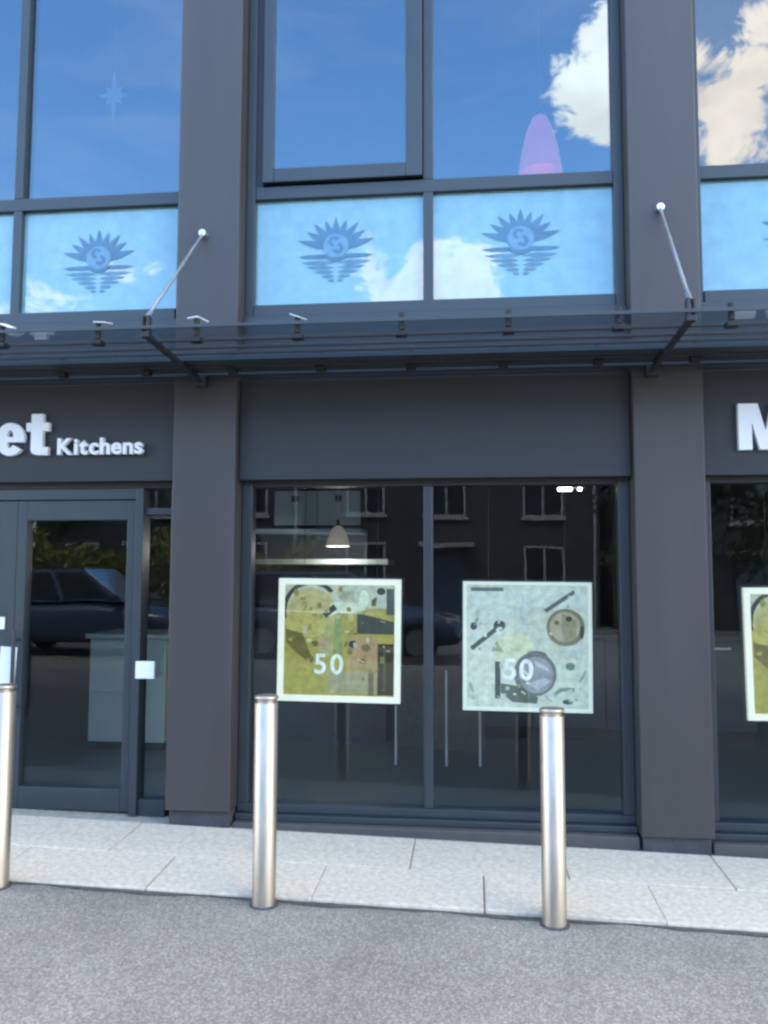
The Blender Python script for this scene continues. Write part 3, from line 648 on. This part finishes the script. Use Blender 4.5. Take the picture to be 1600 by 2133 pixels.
part(B(-.60, .10, 2.28, 2.32, .2005, .90), 'back_panel', 'worktop', .003, parent=tb); part(B(-.70, .20, 1.68, 2.36, .901, .935), 'table_top', 'worktop', .004, parent=tb)
lt = empty('ceiling_light', (.76, 2.0, 2.30), label='lit white strip light near the top of the right window pane', cat='light')
part(B(.675, .775, 1.97, 2.03, 2.256, 2.275), 'tube_cover', 'lamp', .003, parent=lt); part(B(.825, .85, 1.985, 2.015, 2.256, 2.275), 'tube_cover', 'lamp', .003, parent=lt)
part(B(.66, .87, 1.95, 2.05, 2.276, 2.31), 'housing', 'shop_wall', .003, parent=lt)
for x in (.67, .86): part(MB().tube((x, 2.0, 2.31), (x, 2.0, 2.859), .004, n=8), 'suspension', 'dark', parent=lt)
tu = empty('kitchen_unit', (.55, 3.0, .2), label='run of grey kitchen units along the shop behind the pale mint poster', cat='kitchen unit')
for k in range(4):
    x = -.1+k*.62
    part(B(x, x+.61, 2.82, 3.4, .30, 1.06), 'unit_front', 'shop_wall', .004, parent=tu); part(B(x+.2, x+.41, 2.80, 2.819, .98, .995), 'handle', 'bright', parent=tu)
part(B(-.12, 2.4, 2.79, 3.42, 1.061, 1.10), 'worktop', 'worktop', .004, parent=tu); part(B(-.08, 2.36, 2.86, 3.38, .2005, .299), 'toe_kick', 'dark', parent=tu)
tp = MB(); tp.tube((.82, 2.95, 1.101), (.82, 2.95, 1.38), .012); tp.tube((.82, 2.95, 1.38), (.70, 2.92, 1.36), .011); tp.tube((.70, 2.92, 1.36), (.70, 2.92, 1.30), .011)
part(tp, 'tap', 'bright', parent=tu)
# upstairs
st = empty('paper_star', (-2.357, .6, 4.64), label='pale paper star hanging behind the left upper window', cat='decoration')
sp = MB(); n = 8; pts = []
for i in range(2*n):
    a = math.pi*i/n; r = (.045 if i % 2 else (.17 if i % 8 == 0 else (.10 if i % 4 == 0 else .075))); pts.append((r*math.sin(a), .15+r*math.cos(a)*1.1))
sp.poly(pts, .004, 0, .008); sp.build('star', 'star', st); MB().tube((0, 0, .30), (0, 0, 5.745-4.64), .0008, n=6).build('thread', 'star', st)
bl = empty('roller_blind', (2.3, .40, 3.9), label='grey roller blind drawn behind the right hand upper window', cat='blind')
part(B(1.25, 3.36, .415, .419, 3.83, 5.60), 'fabric', 'blind', parent=bl); part(MB().tube((1.25, .44, 5.64), (3.36, .44, 5.64), .03, n=14), 'roller', 'card', parent=bl); part(B(1.25, 3.36, .408, .426, 3.805, 3.829), 'bottom_bar', 'card', .003, parent=bl)

# ------------------------------------------------------------------ the street opposite, mirrored in the glass
def car(x, y, label):
    c = empty('parked_car', (x, y, gz(x)), label=label, cat='car', group='cars parked across the street')
    st_ = [(-2.02, .42, .70, .62), (-1.98, .30, .88, .74), (-1.7, .22, .93, .83), (-.9, .20, .93, .86), (.2, .20, .92, .87), (.9, .20, .90, .86), (1.5, .22, .80, .83), (1.85, .26, .70, .76), (2.0, .34, .58, .62)]
    m = MB(); K = 12; vs = []
    for sx, z0, z1, hw in st_:
        for i in range(K):
            a = 2*math.pi*(i+.5)/K; cx_, cz_ = math.cos(a), math.sin(a); p = .45
            vs.append((sx, hw*math.copysign(abs(cx_)**p, cx_), (z0+z1)/2+(z1-z0)/2*math.copysign(abs(cz_)**p, cz_)))
    m.add(vs, [(j*K+i, j*K+(i+1) % K, (j+1)*K+(i+1) % K, (j+1)*K+i) for j in range(len(st_)-1) for i in range(K)], smooth=True)
    m.add(vs[:K], [tuple(range(K))]); m.add(vs[-K:], [tuple(range(K-1, -1, -1))]); m.build('body', 'car_blue', c)
    hw0, hw1 = .80, .60; zb, zt = .90, 1.44
    A = [(-1.90, hw0, zb), (.95, hw0, zb), (.15, hw1, zt), (-1.45, hw1, zt)]
    L_ = [Vector(p) for p in A]; Rr = [Vector((p[0], -p[1], p[2])) for p in A]
    def quad(name, q, mat):
        nrm = (q[1]-q[0]).cross(q[2]-q[0]).normalized(); mm = MB()
        mm.add(list(q)+[p+nrm*.012 for p in q], [(3, 2, 1, 0), (4, 5, 6, 7), (0, 1, 5, 4), (1, 2, 6, 5), (2, 3, 7, 6), (3, 0, 4, 7)]); return mm.build(name, mat, c)
    quad('roof', [L_[3], Rr[3], Rr[2], L_[2]], 'car_blue'); quad('windscreen', [Rr[1], L_[1], L_[2], Rr[2]], 'screen'); quad('rear_window', [L_[0], Rr[0], Rr[3], L_[3]], 'car_glass')
    for S, nm in ((L_, 1), (Rr, -1)):
        lerp = lambda t, u: (S[0]*(1-t)+S[1]*t)*(1-u)+(S[3]*(1-t)+S[2]*t)*u
        for t0, t1 in ((.06, .30), (.34, .60), (.64, .95)):
            q = [lerp(t0, .08), lerp(t1, .08), lerp(t1, .90), lerp(t0, .90)]
            quad('side_window', q if nm < 0 else q[::-1], 'car_glass')
        q = [S[0], S[1], S[2], S[3]]; q = [p+Vector((0, -nm*.014, 0)) for p in q]; quad('cabin_side', q if nm < 0 else q[::-1], 'car_blue')
        MB().add([(1.90, nm*.36, .60), (1.72, nm*.72, .62), (1.66, nm*.74, .74), (1.86, nm*.38, .70), (1.97, nm*.36, .58), (1.80, nm*.74, .60), (1.72, nm*.76, .74), (1.90, nm*.38, .70)],
                 [(4, 5, 6, 7), (0, 1, 2, 3), (0, 1, 5, 4), (1, 2, 6, 5), (2, 3, 7, 6), (3, 0, 4, 7)]).build('headlight', 'lens', c)
        for wx in (-1.25, 1.28):
            w = MB().tube((wx, nm*.70, .31), (wx, nm*.865, .31), .31, n=24).build('tyre', 'tyre', c); MB().tube((wx, nm*.80, .31), (wx, nm*.872, .31), .20, n=20).build('rim', 'bright', c)
        MB().box(.72, .88, min(nm*.84, nm*1.0), max(nm*.84, nm*1.0), .90, 1.02).build('wing_mirror', 'car_blue', c, bevel=.02)
car(-6.62, -9.0, 'dark blue parked car mirrored in the glass of the shop door')
car(-2.15, -9.1, 'dark blue parked car mirrored behind the olive green poster')

def leaves(mb, n, fn, s):
    for _ in range(n):
        p = Vector(fn()); a = Vector((random.gauss(0, 1), random.gauss(0, 1), random.gauss(0, 1))).normalized(); b = a.orthogonal().normalized(); c = a.cross(b); k = s*random.uniform(.6, 1.4)
        mb.add([p-b*k, p-c*k*.45, p+b*k, p+c*k*.45], [(0, 1, 2, 3)])
    return mb
hg = empty('hedge', (-6.8, -11.6, gz(-6.8)), label='yellow green hedge mirrored above the car in the shop door', cat='hedge')
def hfn():
    x = random.uniform(-3.2, 4.0); top = 2.05+.22*math.sin(x*1.7)+.15*math.sin(x*4.1); z = random.uniform(.05, top)
    return (x, random.uniform(-.5, .5)*(1 if random.random() < .3 else 1.0), z)
leaves(MB(), 9000, hfn, .075).build('foliage', 'leaf_y', hg)
m = MB()
for i in range(14): m.tube((-3+i*.52, 0, -.05), (-3+i*.52+random.uniform(-.2, .2), random.uniform(-.2, .2), 1.6), .025, .01, n=6)
m.build('stem', 'bark', hg)
def tree(x, y, h, r, label):
    t = empty('street_tree', (x, y, gz(x)), label=label, cat='tree')
    m = MB(); m.tube((0, 0, -.1), (.05, 0, h*.45), .16, .10, n=10); tips = []
    for k in range(9):
        a = k*2.4; z0 = h*(.32+.035*k); p = Vector((r*.7*math.cos(a), r*.7*math.sin(a), z0+r*.55)); m.tube((.04, 0, z0), p, .06, .02, n=6); tips.append(p)
    m.tube((.05, 0, h*.45), (0, 0, h*.85), .10, .03, n=8); tips.append(Vector((0, 0, h*.85)))
    m.build('trunk', 'bark', t)
    cl_ = [p+Vector((random.gauss(0, r*.3), random.gauss(0, r*.3), random.gauss(0, r*.3))) for p in tips for _ in range(4)]
    leaves(MB(), 6000, lambda: random.choice(cl_)+Vector((random.gauss(0, r*.16), random.gauss(0, r*.16), random.gauss(0, r*.14))), .10).build('crown', 'leaf_d', t)
tree(5.0, -15.0, 5.6, 1.7, 'dark green street tree mirrored in the right shop window pane'); tree(-12.5, -16.5, 6.2, 2.0, 'dark green street tree standing left of the hedge opposite')

def house(x, w, label):
    y = -20.0; z = gz(x); h = empty('brick_house', (x, y, z), label=label, cat='house', group='brick houses across the street')
    W2 = w/2; D = 7.5
    MB().box(-W2, W2, -D, 0, -.6, 5.2).build('wall', 'brick', h)
    rf = MB().add([(-W2-.2, .35, 5.05), (W2+.2, .35, 5.05), (W2+.2, -D-.35, 5.05), (-W2-.2, -D-.35, 5.05), (-W2-.2, -D/2, 7.6), (W2+.2, -D/2, 7.6)],
                  [(0, 1, 5, 4), (2, 3, 4, 5), (1, 2, 5), (3, 0, 4), (3, 2, 1, 0)]).build('roof', 'roof', h)
    ch = MB().box(W2-1.2, W2-.5, -D/2-.3, -D/2+.3, 7.0, 8.3).build('chimney', 'brick', rf)
    for wx in (-W2*.62, -.25, W2*.62):
        for z0, z1 in ((.95, 2.35), (3.2, 4.5)):
            if wx == -.25 and z0 < 2: continue
            f = empty('window', (wx, 0, z0), h)
            fr = MB()
            for a in ((-.6, .6, 0, .07), (-.6, .6, z1-z0-.07, z1-z0)): fr.box(a[0], a[1], .002, .07, a[2], a[3])
            for a in (-.6, -.035, .53): fr.box(a, a+.07, .003, .068, .071, z1-z0-.071)
            fr.build('frame', 'upvc', f); MB().box(-.53, .53, .004, .03, .07, z1-z0-.07).build('pane', 'car_glass', f); MB().box(-.68, .68, .001, .14, -.08, -.001).build('sill', 'upvc', f)
    d = MB().box(-.7, .25, .002, .05, -.0, 2.1).build('door', 'car_blue', h); MB().tube((.12, .05, 1.05), (.12, .09, 1.05), .03).build('handle', 'bright', d)
    MB().box(-1.0, .6, .004, .8, 2.25, 2.38).build('porch', 'upvc', h)
    MB().tube((W2-.15, .06, -.1), (W2-.15, .06, 5.0), .05).build('downpipe', 'upvc', h)
house(-9.6, 8.6, 'red brick house across the street behind the hedge'); house(-.6, 8.6, 'middle red brick house across the street, mirrored in the shop window'); house(8.4, 8.6, 'red brick house across the street to the right')
